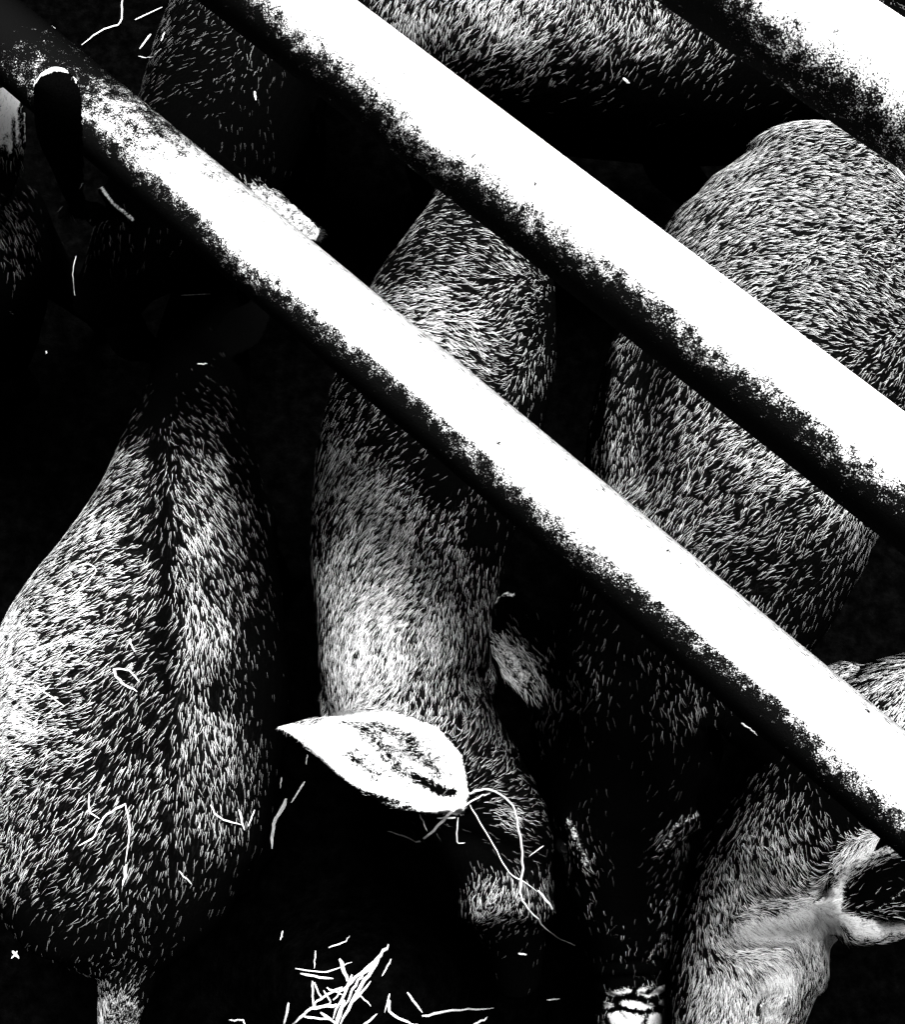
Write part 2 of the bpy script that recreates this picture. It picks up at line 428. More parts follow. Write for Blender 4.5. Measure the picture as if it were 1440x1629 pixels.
# ------------------------------------------------------------------ the pigs
PIGS = {}
PIGS['A'] = make_pig(dict(
    coat=[(270,620,.02),(320,640,.1),(330,680,.45),(375,700,.1),(395,760,.15),(200,680,.08),(150,700,.1),(330,740,.9),(370,820,.7),(400,900,.3),(420,1000,.15),(420,1100,.08),(320,850,1.2),(320,1000,1.25),(320,1150,.9),(370,950,.4),(370,1100,.25),(385,850,.3),(330,1300,.5),(340,1400,.2),(270,700,.3),(262,850,.35),(265,1000,.35),(250,1150,.4),(200,740,.7),(120,750,.3),(150,850,1.0),(100,830,.6),(60,900,.8),(120,980,1.1),(220,950,.7),(210,1100,.5),(100,1100,.7),(30,1060,1.7),(0,1150,1.9),(-60,1100,1.5),(60,1250,.7),(20,1350,.7),(150,1300,.6),(200,1400,.45),(100,1430,.35),(260,1400,.25),(150,1490,.1),(60,1480,.1),(200,1520,.2),(200,1570,.5),(240,1560,.1),(190,1610,1.0),(300,1480,.05),(290,560,0),(200,560,0),(400,560,0),(310,470,0)],
    label='bristly dark pig at lower left seen from behind, tail at the bottom edge',
    body=[(205, 1530, .27, 48, .10), (178, 1465, .32, 165, .17), (150, 1360, .36, 230, .21), (165, 1200, .38, 245, .23), (190, 1010, .39, 240, .23),
          (228, 880, .385, 195, .22), (255, 780, .375, 150, .20), (272, 690, .35, 112, .17), (290, 610, .31, 80, .14), (305, 530, .26, 75, .12), (315, 440, .21, 48, .09), (322, 380, .18, 30, .06)],
    tubes=[([(210, 1500, .28), (203, 1560, .26), (190, 1630, .235), (180, 1720, .19), (195, 1780, .15)], [.030, .024, .018, .012, .006])],
    ears=[dict(axis=[(345, 560, .27, 20), (380, 530, .26, 36), (405, 500, .25, 26), (415, 470, .24, 5)]), dict(axis=[(245, 560, .27, 20), (210, 540, .26, 36), (190, 500, .25, 26), (185, 470, .24, 5)])],
    legs=[(2, 1, True), (2, -1, True), (6, 1, False), (6, -1, False)],
    folds=[([(262, 640), (278, 900), (285, 1100), (262, 1300), (235, 1450)], 26, .007), ([(225, 720), (225, 950), (225, 1150), (190, 1330)], 40, -.002), ([(60, 1040), (30, 1150)], 110, .012)],
    pale=[([(165, 1585), (205, 1570), (235, 1600), (215, 1700), (130, 1700)], .5)],
    part=[([(245, 650), (262, 800), (265, 1000), (268, 1100)], 10, .2)],
    thin=[([(-20, 1070), (0, 1180)], 80, 2.2), ([(20, 1000), (80, 880)], 60, 1.3), ([(300, 780), (315, 950), (315, 1100)], 38, 1.5), ([(385, 800), (405, 1000), (390, 1250)], 32, .3), ([(350, 660), (400, 760)], 32, .3), ([(90, 1500), (300, 1500)], 80, .15),
          ([(100, 1380), (260, 1350)], 120, .35), ([(330, 1250), (300, 1450)], 60, .35), ([(190, 1120), (180, 1250)], 70, .45), ([(215, 760), (200, 900)], 40, .5), ([(150, 690), (90, 800)], 40, .5), ([(120, 560), (420, 560)], 70, .01), ([(270, 630), (150, 660)], 40, .3), ([(440, 800), (440, 1200), (420, 1450)], 40, .05), ([(180, 430), (430, 480)], 120, .0), ([(230, 1520), (60, 1530)], 40, .3)],
    flow=[(100, 850, -1, .45), (100, 1000, -1, .38), (20, 1100, -1, .2), (60, 1200, -1, .5), (150, 1300, -.8, .8), (230, 1250, -.45, 1), (100, 1400, -.8, 1), (320, 800, .5, 1), (300, 900, .25, 1),
          (380, 900, .5, 1), (330, 1100, .05, 1), (330, 1250, 0, 1), (290, 1400, -.1, 1), (200, 1550, -.25, 1), (200, 720, -1, .4), (290, 680, .35, 1), (200, 1050, -.9, .5), (240, 1100, -.5, 1), (200, 900, -.9, .5)]))

PIGS['B'] = make_pig(dict(
    coat=[(700,320,.4),(640,400,.3),(600,430,.3),(720,400,.55),(800,440,.65),(860,440,.5),(900,500,.1),(680,500,1.2),(620,480,.8),(760,550,1.0),(820,600,.6),(880,650,.1),(700,560,1.4),(560,640,.3),(500,680,.3),(540,720,.7),(620,700,.3),(700,760,.1),(780,850,.1),(850,900,.0),(600,800,1.3),(620,860,1.5),(500,850,.35),(480,1000,.3),(560,900,1.2),(680,850,.9),(760,930,.6),(600,980,2.4),(560,1060,2.6),(620,1060,2.3),(660,1000,1.8),(540,1100,1.8),(760,1020,.8),(510,1080,.8),(720,1100,.8),(650,1100,1.2),(790,1130,.4),(800,1200,.6),(850,1250,.4),(820,1290,.7),(870,1330,.15),(780,1340,.1),(740,1330,.02),(790,1430,.9),(740,1450,.5),(860,1430,.5),(880,1470,.1),(800,1500,.05),(820,1560,0),(700,1400,0),(650,1300,.05),(560,1230,.3)],  # low values also paint the shade band beside the lowest rail
    label='dark pig in the middle with a large white ear pointing left',
    body=[(765, 300, .36, 90, .16), (750, 390, .385, 150, .20), (715, 520, .395, 182, .22), (670, 680, .395, 185, .23), (645, 820, .395, 172, .23), (640, 950, .39, 155, .22), (645, 1080, .38, 142, .21),
          (700, 1190, .37, 120, .18), (765, 1290, .35, 108, .16), (800, 1380, .31, 88, .13), (815, 1460, .26, 60, .10), (822, 1540, .21, 42, .07)],
    ears=[dict(axis=[(765, 1262, .365, 34), (735, 1250, .38, 42), (660, 1218, .395, 76), (590, 1195, .40, 64), (520, 1172, .40, 36), (470, 1160, .395, 15), (440, 1157, .39, 3)], cup=.10, thick=.006)],
    legs=[(2, 1, True), (2, -1, True), (6, 1, False), (6, -1, False)],
    folds=[([(500, 1180), (560, 1240), (640, 1280), (720, 1290)], 11, .003), ([(620, 1200), (690, 1230), (720, 1262)], 12, -.004), ([(790, 1225), (850, 1290), (860, 1340)], 25, .007),
           ([(760, 1440), (800, 1420), (850, 1440)], 26, .012), ([(740, 1340), (830, 1360)], 22, -.008), ([(600, 640), (600, 1000)], 90, .006)],
    pale=[([(432, 1156), (500, 1146), (550, 1125), (620, 1127), (690, 1155), (735, 1205), (745, 1265), (740, 1300), (680, 1300), (610, 1285), (560, 1255), (490, 1205)], .67)],
    pale_lit=[([(440, 1158), (500, 1165), (540, 1140), (620, 1140), (690, 1165), (725, 1205), (735, 1260), (730, 1285), (680, 1282), (610, 1262), (560, 1235), (500, 1190)], 15, .92), ([(560, 1165), (500, 1170)], 28, .85), ([(700, 1215), (715, 1250)], 16, .85),
        ([(770, 1440), (800, 1428), (835, 1432)], 16, .5), ([(800, 1290), (830, 1310)], 14, .45)],
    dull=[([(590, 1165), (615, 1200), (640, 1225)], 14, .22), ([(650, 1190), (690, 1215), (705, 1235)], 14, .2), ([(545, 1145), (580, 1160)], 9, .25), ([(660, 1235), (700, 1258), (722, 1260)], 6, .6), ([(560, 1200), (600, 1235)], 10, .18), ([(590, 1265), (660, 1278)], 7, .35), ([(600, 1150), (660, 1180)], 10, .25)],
    thin=[([(480, 640), (460, 1150)], 40, .4), ([(600, 980), (560, 1100)], 85, 2.6), ([(540, 700), (600, 760)], 80, .75), ([(780, 1050), (800, 1150)], 35, .55), ([(610, 620), (760, 780), (850, 880)], 62, .01),
          ([(500, 640), (560, 660)], 60, .35), ([(450, 1150), (600, 1210), (740, 1250)], 70, .22), ([(640, 1360), (900, 1360)], 40, .03), ([(820, 1510), (820, 1620)], 55, .0), ([(690, 1520), (690, 1400)], 60, .0), ([(880, 1250), (900, 1400)], 30, .1),
          ([(660, 310), (600, 400), (570, 500)], 50, .1), ([(915, 420), (940, 700)], 55, .03), ([(700, 520), (760, 560)], 60, 1.5)],
    flow=[(560, 700, -.6, 1), (600, 800, -.65, 1), (650, 950, -.7, 1), (750, 1000, -.35, 1), (520, 1050, -.2, 1), (700, 1120, -.4, 1), (790, 1180, .8, -.9), (850, 1250, 1, -.25), (840, 1320, 1, .5), (780, 1150, .5, -1),
          (600, 430, -1, .3), (700, 450, -1, -.1), (800, 480, -1, .7), (750, 560, -1, -.5), (860, 640, -.4, 1), (800, 400, -1, -.3), (800, 1440, -.4, 1), (870, 1440, .1, 1), (500, 900, -.3, 1), (600, 1200, -1, -.4), (680, 600, -1, 0)]))

PIGS['D'] = make_pig(dict(
    coat=[(1300,210,1),(1200,250,1),(1120,330,.9),(1250,330,.95),(1400,300,1.0),(1150,420,.9),(1300,450,1.0),(1430,450,.9),(1420,550,.7),(1250,520,.85),(1060,400,.7),(1400,650,.4),(985,530,.5),(975,620,.6),(950,600,.1),(1050,600,.15),(1040,700,.45),(970,720,.8),(980,800,1),(1100,620,.6),(1150,680,.9),(1250,720,1.3),(1350,790,1.0),(1150,780,.7),(1250,830,.6),(1100,860,.8),(1380,850,.4),(1300,900,.3),(1200,920,.45),(1300,1000,.15),(1380,950,.03),(1220,1010,.4),(1250,1060,.2),(1150,1000,.3),(1100,980,.05),(1000,960,.05),(930,1020,.15),(935,1090,.5),(910,1150,.1),(1000,1100,.05),(1060,1080,.3),(1085,1130,.45),(1110,1180,.05),(980,1180,.02),(1000,1300,0),(920,1340,.3),(1080,1320,.3),(1070,1440,.25),(1000,1420,.02),(950,1470,.15),(1060,1510,.25),(1000,1520,.1),(880,1250,0),(1130,1250,0),(1010,1600,.1),(800,960,.02),(850,1000,.05),(800,1050,1.5),(820,1070,2.2),(845,1095,1.2),(860,1120,.05),(880,1060,.05),(1200,1170,.02)],
    label='largest pig, rounded rump at upper right, black face beside the wrinkled head',
    body=[(1338, 190, .405, 120, .14), (1337, 232, .408, 176, .17), (1333, 285, .412, 213, .20), (1321, 345, .42, 242, .23), (1298, 430, .43, 262, .26), (1255, 560, .435, 275, .27), (1220, 700, .435, 266, .27), (1180, 840, .43, 240, .26), (1120, 960, .42, 205, .24),
          (1055, 1060, .40, 160, .21), (1022, 1160, .385, 132, .18), (1008, 1270, .365, 124, .16), (1004, 1370, .33, 104, .14), (1006, 1460, .29, 80, .12), (1010, 1540, .255, 66, .10), (1012, 1600, .23, 62, .10), (1012, 1640, .20, 62, .10)],
    ears=[dict(axis=[(930, 1120, .385, 30), (885, 1085, .40, 50), (845, 1030, .41, 62), (815, 975, .415, 40), (800, 944, .41, 10)], cup=.35, thick=.006, roll=-.35),
          dict(axis=[(1110, 1130, .38, 30), (1160, 1120, .385, 45), (1205, 1150, .37, 55), (1235, 1200, .34, 38), (1245, 1240, .31, 8)], cup=-.25, thick=.006)],
    legs=[(5, 1, True), (5, -1, True), (10, 1, False), (10, -1, False)], c0=.5, leg=1.15, hs=.68, thr=.47,
    folds=[([(905, 1300), (918, 1335), (930, 1375)], 12, .006), ([(890, 1320), (905, 1370)], 12, -.005), ([(1058, 1350), (1078, 1315), (1115, 1295)], 11, .006), ([(1085, 1335), (1120, 1335)], 11, -.004), ([(1105, 1320), (1106, 1321)], 12, .004),
           ([(940, 1560), (1075, 1555)], 7, -.004), ([(945, 1585), (1000, 1592), (1075, 1580)], 6, -.005), ([(950, 1604), (1000, 1600), (1075, 1610)], 6, -.005), ([(960, 1570), (990, 1620)], 5, -.003), ([(1045, 1560), (1060, 1620)], 5, -.003), ([(960, 1535), (1060, 1530)], 6, -.003), ([(1020, 1570), (1022, 1629)], 5, -.003), ([(980, 560), (985, 800)], 22, .007),
           ([(1025, 580), (1010, 760)], 35, -.006), ([(1000, 1350), (1005, 1460)], 28, -.006), ([(930, 1060), (930, 1150)], 22, .006), ([(1080, 1080), (1100, 1160)], 26, .006), ([(1000, 1080), (1010, 1250)], 40, -.008)],
    pale=[([(958, 1572), (1000, 1566), (1068, 1556), (1074, 1700), (944, 1700)], .74)],
    pale_lit=[([(905, 1305), (918, 1335), (932, 1372)], 15, .56), ([(1055, 1350), (1078, 1312), (1112, 1294)], 11, .55), ([(1105, 1320), (1107, 1321)], 16, .48), ([(1060, 1440), (1070, 1436)], 20, .42),
           ([(1050, 1492), (1085, 1488)], 9, .5), ([(1050, 1500), (1030, 1530)], 9, .5), ([(970, 1485), (1010, 1495), (1000, 1520)], 13, .45), ([(940, 1420), (950, 1470)], 10, .46), ([(785, 960), (795, 944), (815, 946)], 7, .7),
           ([(808, 1035), (838, 1080)], 27, .60)],
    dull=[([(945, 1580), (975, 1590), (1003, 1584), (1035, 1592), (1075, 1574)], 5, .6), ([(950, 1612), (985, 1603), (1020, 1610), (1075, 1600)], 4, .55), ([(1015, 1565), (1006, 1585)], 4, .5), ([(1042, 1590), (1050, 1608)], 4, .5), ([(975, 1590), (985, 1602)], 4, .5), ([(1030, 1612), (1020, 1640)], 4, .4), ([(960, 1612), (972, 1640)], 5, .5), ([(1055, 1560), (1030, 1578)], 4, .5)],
    thin=[([(1005, 1210), (1005, 1600)], 115, .015), ([(1180, 1130), (1240, 1230)], 70, .04), ([(1010, 1080), (1015, 1200)], 35, .2), ([(930, 1040), (935, 1120)], 25, 1.5), ([(790, 960), (860, 960), (915, 1000), (905, 1150)], 44, .01), ([(810, 1035), (840, 1075)], 22, 2.5), ([(1410, 880), (1300, 1120)], 75, .1), ([(1120, 1020), (1200, 1100)], 60, .03),
          ([(1040, 560), (1060, 660)], 50, .25), ([(870, 1150), (890, 1300)], 40, .02), ([(1130, 1200), (1110, 1300)], 40, .02), ([(1180, 700), (1320, 760)], 90, 1.3), ([(1250, 350), (1200, 500)], 150, 1.9), ([(1350, 600), (1440, 640)], 70, .6), ([(1050, 960), (1000, 1020)], 50, .5)],
    flow=[(1120, 350, -1, 1), (1150, 450, -1, .7), (1250, 430, -1, .25), (1300, 300, -1, .15), (1350, 500, -1, -.25), (1400, 600, -1, .6), (985, 600, 0, 1), (970, 750, -.1, 1), (1100, 650, -.65, 1), (1200, 700, -1, .6), (1300, 720, -1, .4),
          (1150, 850, -1, .65), (1250, 900, -1, .5), (1050, 780, -.6, 1), (1200, 1000, -.55, 1), (1300, 1000, -.55, 1), (930, 1080, -.25, 1), (1080, 1100, .25, 1), (820, 1050, .6, .7), (920, 1340, .2, 1), (1080, 1320, -.7, .7), (1000, 1500, 0, 1), (1020, 850, -.3, 1)],
    eyes=[(900, 1348, .008), (1100, 1333, .008)]))

PIGS['E'] = make_pig(dict(
    coat=[(1400,1090,1.1),(1290,1240,.15),(1270,1290,.4),(1350,1290,.02),(1230,1340,.9),(1320,1350,.3),(1180,1400,.9),(1260,1400,1),(1300,1390,.5),(1150,1460,1),(1250,1450,1.6),(1120,1540,1),(1180,1580,1.3),(1240,1540,2.4),(1300,1520,1.6),(1190,1480,1.8),(1340,1560,.4),(1100,1620,.8),(1290,1600,.6),(1330,1620,.05),(1380,1400,0),(1440,1400,0),(1415,1380,0),(1355,1420,0),(1345,1375,1.3),(1375,1350,1.2),(1430,1335,.8),(1300,1440,2.5),(1220,1480,2.2),(1400,1480,.6)],  # zeros keep the ear hollow black, painting in its shade
    label='pale wrinkled pig head in the lower right corner with a cupped ear, its hollow painted black for shade',
    body=[(1760, 1180, .36, 130, .18), (1660, 1140, .38, 130, .2), (1550, 1135, .39, 125, .2), (1450, 1170, .39, 122, .2), (1355, 1250, .385, 118, .18), (1305, 1340, .38, 116, .17), (1262, 1430, .37, 128, .17), (1225, 1530, .36, 120, .16), (1192, 1630, .34, 108, .15), (1165, 1740, .30, 75, .12), (1140, 1820, .27, 60, .10)],
    ears=[dict(axis=[(1318, 1425, .372, 12), (1345, 1415, .385, 36), (1395, 1402, .395, 56), (1450, 1396, .40, 64), (1510, 1395, .395, 46), (1560, 1400, .385, 8)], cup=.35, thick=.006),
          dict(axis=[(1290, 1466, .360, 22), (1345, 1470, .385, 32), (1400, 1478, .38, 26), (1450, 1475, .37, 10), (1470, 1472, .365, 4)], cup=-.2, thick=.008)],
    legs=[(1, 1, True), (1, -1, True), (3, 1, False), (3, -1, False)],
    folds=[([(1150, 1512), (1200, 1508), (1260, 1508)], 7, -.007), ([(1205, 1430), (1260, 1428), (1310, 1418)], 9, -.007), ([(1180, 1470), (1260, 1460), (1320, 1430)], 20, .008), ([(1215, 1540), (1245, 1580)], 22, .006),
           ([(1205, 1620), (1212, 1590), (1235, 1575)], 6, -.007), ([(1222, 1620), (1228, 1595), (1245, 1585)], 10, .005), ([(1320, 1480), (1340, 1560)], 16, -.005), ([(1300, 1480), (1300, 1560)], 16, .005), ([(1180, 1350), (1240, 1380)], 20, .004)],
    pale=[([(1235, 1450), (1300, 1428), (1335, 1395), (1352, 1400), (1345, 1440), (1400, 1462), (1460, 1465), (1400, 1502), (1340, 1495), (1290, 1500), (1215, 1500), (1150, 1490), (1190, 1462)], .72),
          ([(1220, 1545), (1250, 1530), (1270, 1560), (1250, 1629), (1200, 1640), (1180, 1600)], .60), ([(1140, 1500), (1270, 1512), (1260, 1540), (1170, 1530)], .55), ([(1110, 1560), (1180, 1540), (1200, 1640), (1100, 1640)], .45)],
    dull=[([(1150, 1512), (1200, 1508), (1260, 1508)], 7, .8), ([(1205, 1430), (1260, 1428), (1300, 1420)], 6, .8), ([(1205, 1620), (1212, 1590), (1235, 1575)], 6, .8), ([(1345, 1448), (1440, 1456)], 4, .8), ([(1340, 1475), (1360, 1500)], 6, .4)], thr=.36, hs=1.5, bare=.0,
    pale_lit=[([(1330, 1415), (1348, 1382), (1382, 1356), (1440, 1338)], 26, .60), ([(1400, 1446), (1425, 1425), (1445, 1412)], 13, .5), ([(1335, 1460), (1400, 1475), (1450, 1478)], 19, .72)],
    thin=[([(1280, 1230), (1320, 1260)], 60, .25), ([(1410, 1415), (1470, 1410)], 34, .05), ([(1330, 1290), (1380, 1330)], 50, .1), ([(1120, 1550), (1250, 1560)], 90, 1.5), ([(1340, 1540), (1360, 1600)], 40, .3), ([(1250, 1330), (1330, 1360)], 60, .7), ([(1360, 1480), (1450, 1480)], 30, .3)],
    flow=[(1290, 1270, 0, 1), (1250, 1350, .35, 1), (1200, 1420, .8, 1), (1150, 1500, .9, .9), (1120, 1600, -.3, 1), (1200, 1490, 1, .35), (1310, 1520, 0, 1), (1400, 1090, -.6, 1), (1340, 1400, .6, -.8), (1260, 1600, -.2, 1), (1400, 1480, 1, 0)],
    eyes=[(1212, 1606, .008)]))

PIGS['H'] = make_pig(dict(thr=.50,
    coat=[(650,20,1.1),(800,30,1.3),(950,40,.9),(1050,60,.8),(1150,80,.45),(1200,120,.05),(800,120,.45),(700,110,.45),(950,120,.25),(1050,140,.1),(800,180,.02),(950,200,0),(600,60,.3),(1100,200,0),(1250,50,.3)],
    label='dark pig across the top edge, between the middle and top rails',
    body=[(1420, 40, .34, 90, .15), (1330, 0, .38, 150, .2), (1180, -40, .40, 195, .22), (1020, -70, .41, 210, .23), (860, -90, .41, 210, .23), (700, -110, .405, 195, .22), (570, -150, .39, 160, .2), (480, -240, .36, 120, .17), (420, -330, .32, 90, .14), (380, -420, .27, 55, .1)],
    legs=[(2, 1, True), (2, -1, True), (5, 1, False), (5, -1, False)],
    ears=[dict(axis=[(520, -220, .37, 25), (560, -260, .37, 45), (600, -320, .36, 30), (610, -360, .35, 5)])], voxel=.004,
    folds=[([(700, 0), (900, 20)], 70, .006)],
    thin=[([(600, 220), (1000, 210), (1300, 190)], 65, .0), ([(540, 60), (640, 180)], 60, .05), ([(650, 0), (820, 0)], 110, 1.5), ([(1150, 60), (1250, 110)], 50, .5)],
    flow=[(650, 20, -.6, 1), (800, 40, -.55, 1), (900, 90, -.9, 1), (1050, 100, -.6, 1), (1150, 60, -.8, 1), (800, 120, -.9, 1), (1000, 0, -.2, 1)]))

PIGS['J'] = make_pig(dict(
    coat=[(250,60,.25),(350,50,.22),(300,120,.16),(420,100,.24),(190,100,.1),(430,150,.05),(230,150,.15),(330,180,.1),(200,300,0),(250,250,.0),(170,380,.25),(150,450,0),(450,340,.5),(90,200,0)],
    label='black pig at upper left beside the rusty rail end, pale ear tip beyond the rail',
    body=[(520, -420, .30, 90, .13), (500, -330, .34, 140, .18), (460, -220, .36, 150, .2), (410, -100, .38, 150, .2), (350, 30, .39, 140, .2), (310, 130, .41, 130, .19), (265, 220, .44, 115, .17), (225, 290, .45, 98, .15), (195, 350, .44, 74, .12), (170, 410, .42, 52, .09), (155, 450, .40, 40, .08)],
    ears=[dict(axis=[(165, 330, .46, 22), (120, 330, .50, 34), (92, 270, .575, 46), (85, 200, .625, 46), (86, 150, .65, 42), (90, 118, .655, 30), (92, 108, .655, 14)], cup=-.3, thick=.005, roll=.0),
          dict(axis=[(330, 250, .44, 20), (385, 305, .43, 30), (435, 340, .425, 32), (480, 364, .42, 20), (506, 377, .415, 10)], cup=.2, thick=.006)],
    legs=[(1, 1, True), (1, -1, True), (4, 1, False), (4, -1, False)],
    folds=[([(130, 293), (158, 292), (180, 325), (212, 350)], 8, .006), ([(150, 315), (170, 340)], 10, -.006)],
    pale=[([(380, 280), (420, 290), (480, 325), (530, 370), (515, 395), (490, 390), (400, 320)], .62)],
    pale_lit=[([(132, 292), (155, 290), (178, 322), (212, 350)], 5, .75), ([(47, 150), (46, 190), (50, 260), (58, 320)], 5, .85), ([(46, 140), (60, 117), (90, 107), (118, 112), (126, 130)], 8, 1.), ([(85, 355), (97, 372), (112, 400)], 5, .8), ([(170, 378), (175, 385)], 14, .05)],
    hs=.75, voxel=.0019,
    thin=[([(92, 120), (90, 330)], 60, .03), ([(250, 300), (160, 420), (160, 560)], 110, .0), ([(205, 0), (215, 200)], 35, .1), ([(440, 330), (510, 375)], 40, .5), ([(400, 210), (440, 260)], 60, .1)],
    flow=[(300, 100, -.6, 1), (250, 60, -.5, 1), (400, 100, -.5, 1), (460, 340, 1, .7), (170, 380, 0, 1)],
    eyes=[(158, 322, .007)]))

PIGS['K'] = make_pig(dict(
    coat=[(10,180,1),(20,350,.7),(40,400,.4),(10,420,.2),(60,330,.1),(0,300,.05),(0,480,0),(80,450,0)],
    label='pig cut by the left edge, white bristly ear and dark cheek beside the black ear',
    body=[(-330, 120, .34, 130, .18), (-250, 180, .37, 160, .2), (-170, 240, .38, 150, .2), (-100, 310, .38, 120, .18), (-60, 370, .37, 100, .15), (-35, 430, .34, 72, .12), (-20, 500, .29, 48, .09), (-15, 550, .25, 36, .07)],
    ears=[dict(axis=[(-20, 330, .39, 25), (-12, 290, .41, 40), (-5, 230, .43, 50), (2, 180, .44, 42), (12, 140, .44, 12)], cup=.1, thick=.006)],
    legs=[(1, 1, True), (1, -1, True), (3, 1, False), (3, -1, False)], voxel=.003,
    pale=[([(-60, 270), (-60, 130), (15, 120), (55, 130), (55, 235), (35, 232), (20, 262), (0, 240)], .8)], hs=.8,
    dull=[([(8, 215), (10, 262)], 3, .6), ([(22, 190), (24, 260)], 3, .6), ([(34, 170), (36, 250)], 4, .7), ([(0, 170), (2, 200)], 2, .4), ([(-5, 262), (50, 240)], 9, .5)],
    thin=[([(0, 470), (20, 580)], 60, .02), ([(85, 340), (85, 600)], 36, .0), ([(0, 290), (50, 300)], 30, .1), ([(10, 380), (10, 381)], 40, 1.3)],
    flow=[(10, 370, .6, 1), (20, 200, -.1, 1)]))

# ------------------------------------------------------------------ straw
def hit_depth(px, py):
    r = Vector(ray(px, py)); ln = r.length; rn = r/ln; best = depth_at(px, py, 0.0)
    for B_ in BVHS:
        h = B_.ray_cast(Vector(CAM), rn)
        if h[0] is not None: best = min(best, h[3]/ln)
    return best
def stalk(pts, wpx, label=None, group=None, lift=.0025, name='straw_stalk', rest=True):
    pts = catmull(np.array(pts, float), 5)
    hd = np.array([hit_depth(*p) for p in pts])-lift
    s = np.r_[0, np.cumsum(np.linalg.norm(np.diff(pts, axis=0), axis=1))]; s /= s[-1]
    d_ = hd[0]*(1-s)+hd[-1]*s
    d_ = np.minimum(d_, hd)                                     # bends over what it lies on
    for _ in range(6):
        e = d_.copy(); e[1:-1] = np.minimum(hd[1:-1], (d_[:-2]+d_[2:])/2); d_ = e
    P = [at_depth(p[0], p[1], q) for p, q in zip(pts, d_)]
    n_ = len(P); P = np.array(P); P[1:-1] += rng.normal(0, wpx*.00010, (n_-2, 3))
    r = wpx*.43/F*d_.mean(); rad = r*np.interp(s, [0, .06, .8, 1], [.55, 1, .85, .3])*rng.uniform(.9, 1.1, n_)
    T = np.gradient(P, axis=0); T /= np.linalg.norm(T, axis=1)[:, None]
    A = Acc(); tw = rng.uniform(-.5, .5); R_ = []
    for i in range(n_):                                         # a split, flattened stem with a lengthwise crease
        U = -FWD-T[i]*((-FWD)@T[i]); U /= np.linalg.norm(U); S = np.cross(T[i], U); a_ = tw+.8*s[i]*tw
        S, U = S*math.cos(a_)+U*math.sin(a_), U*math.cos(a_)-S*math.sin(a_)
        R_.append([P[i]+S*x*rad[i]+U*y*rad[i] for x, y in ((-1, .05), (-.55, .5), (0, .12), (.6, .5), (1, 0), (.3, -.45), (-.4, -.45))])
    A.rings(R_)
    o = link_mesh(name, A.V, A.F, M_STRAW, smooth=False); tag(o, label, 'straw', group)
    return o
G1 = 'loose straw lying on the pigs'; G2 = 'straw scattered on the mud'
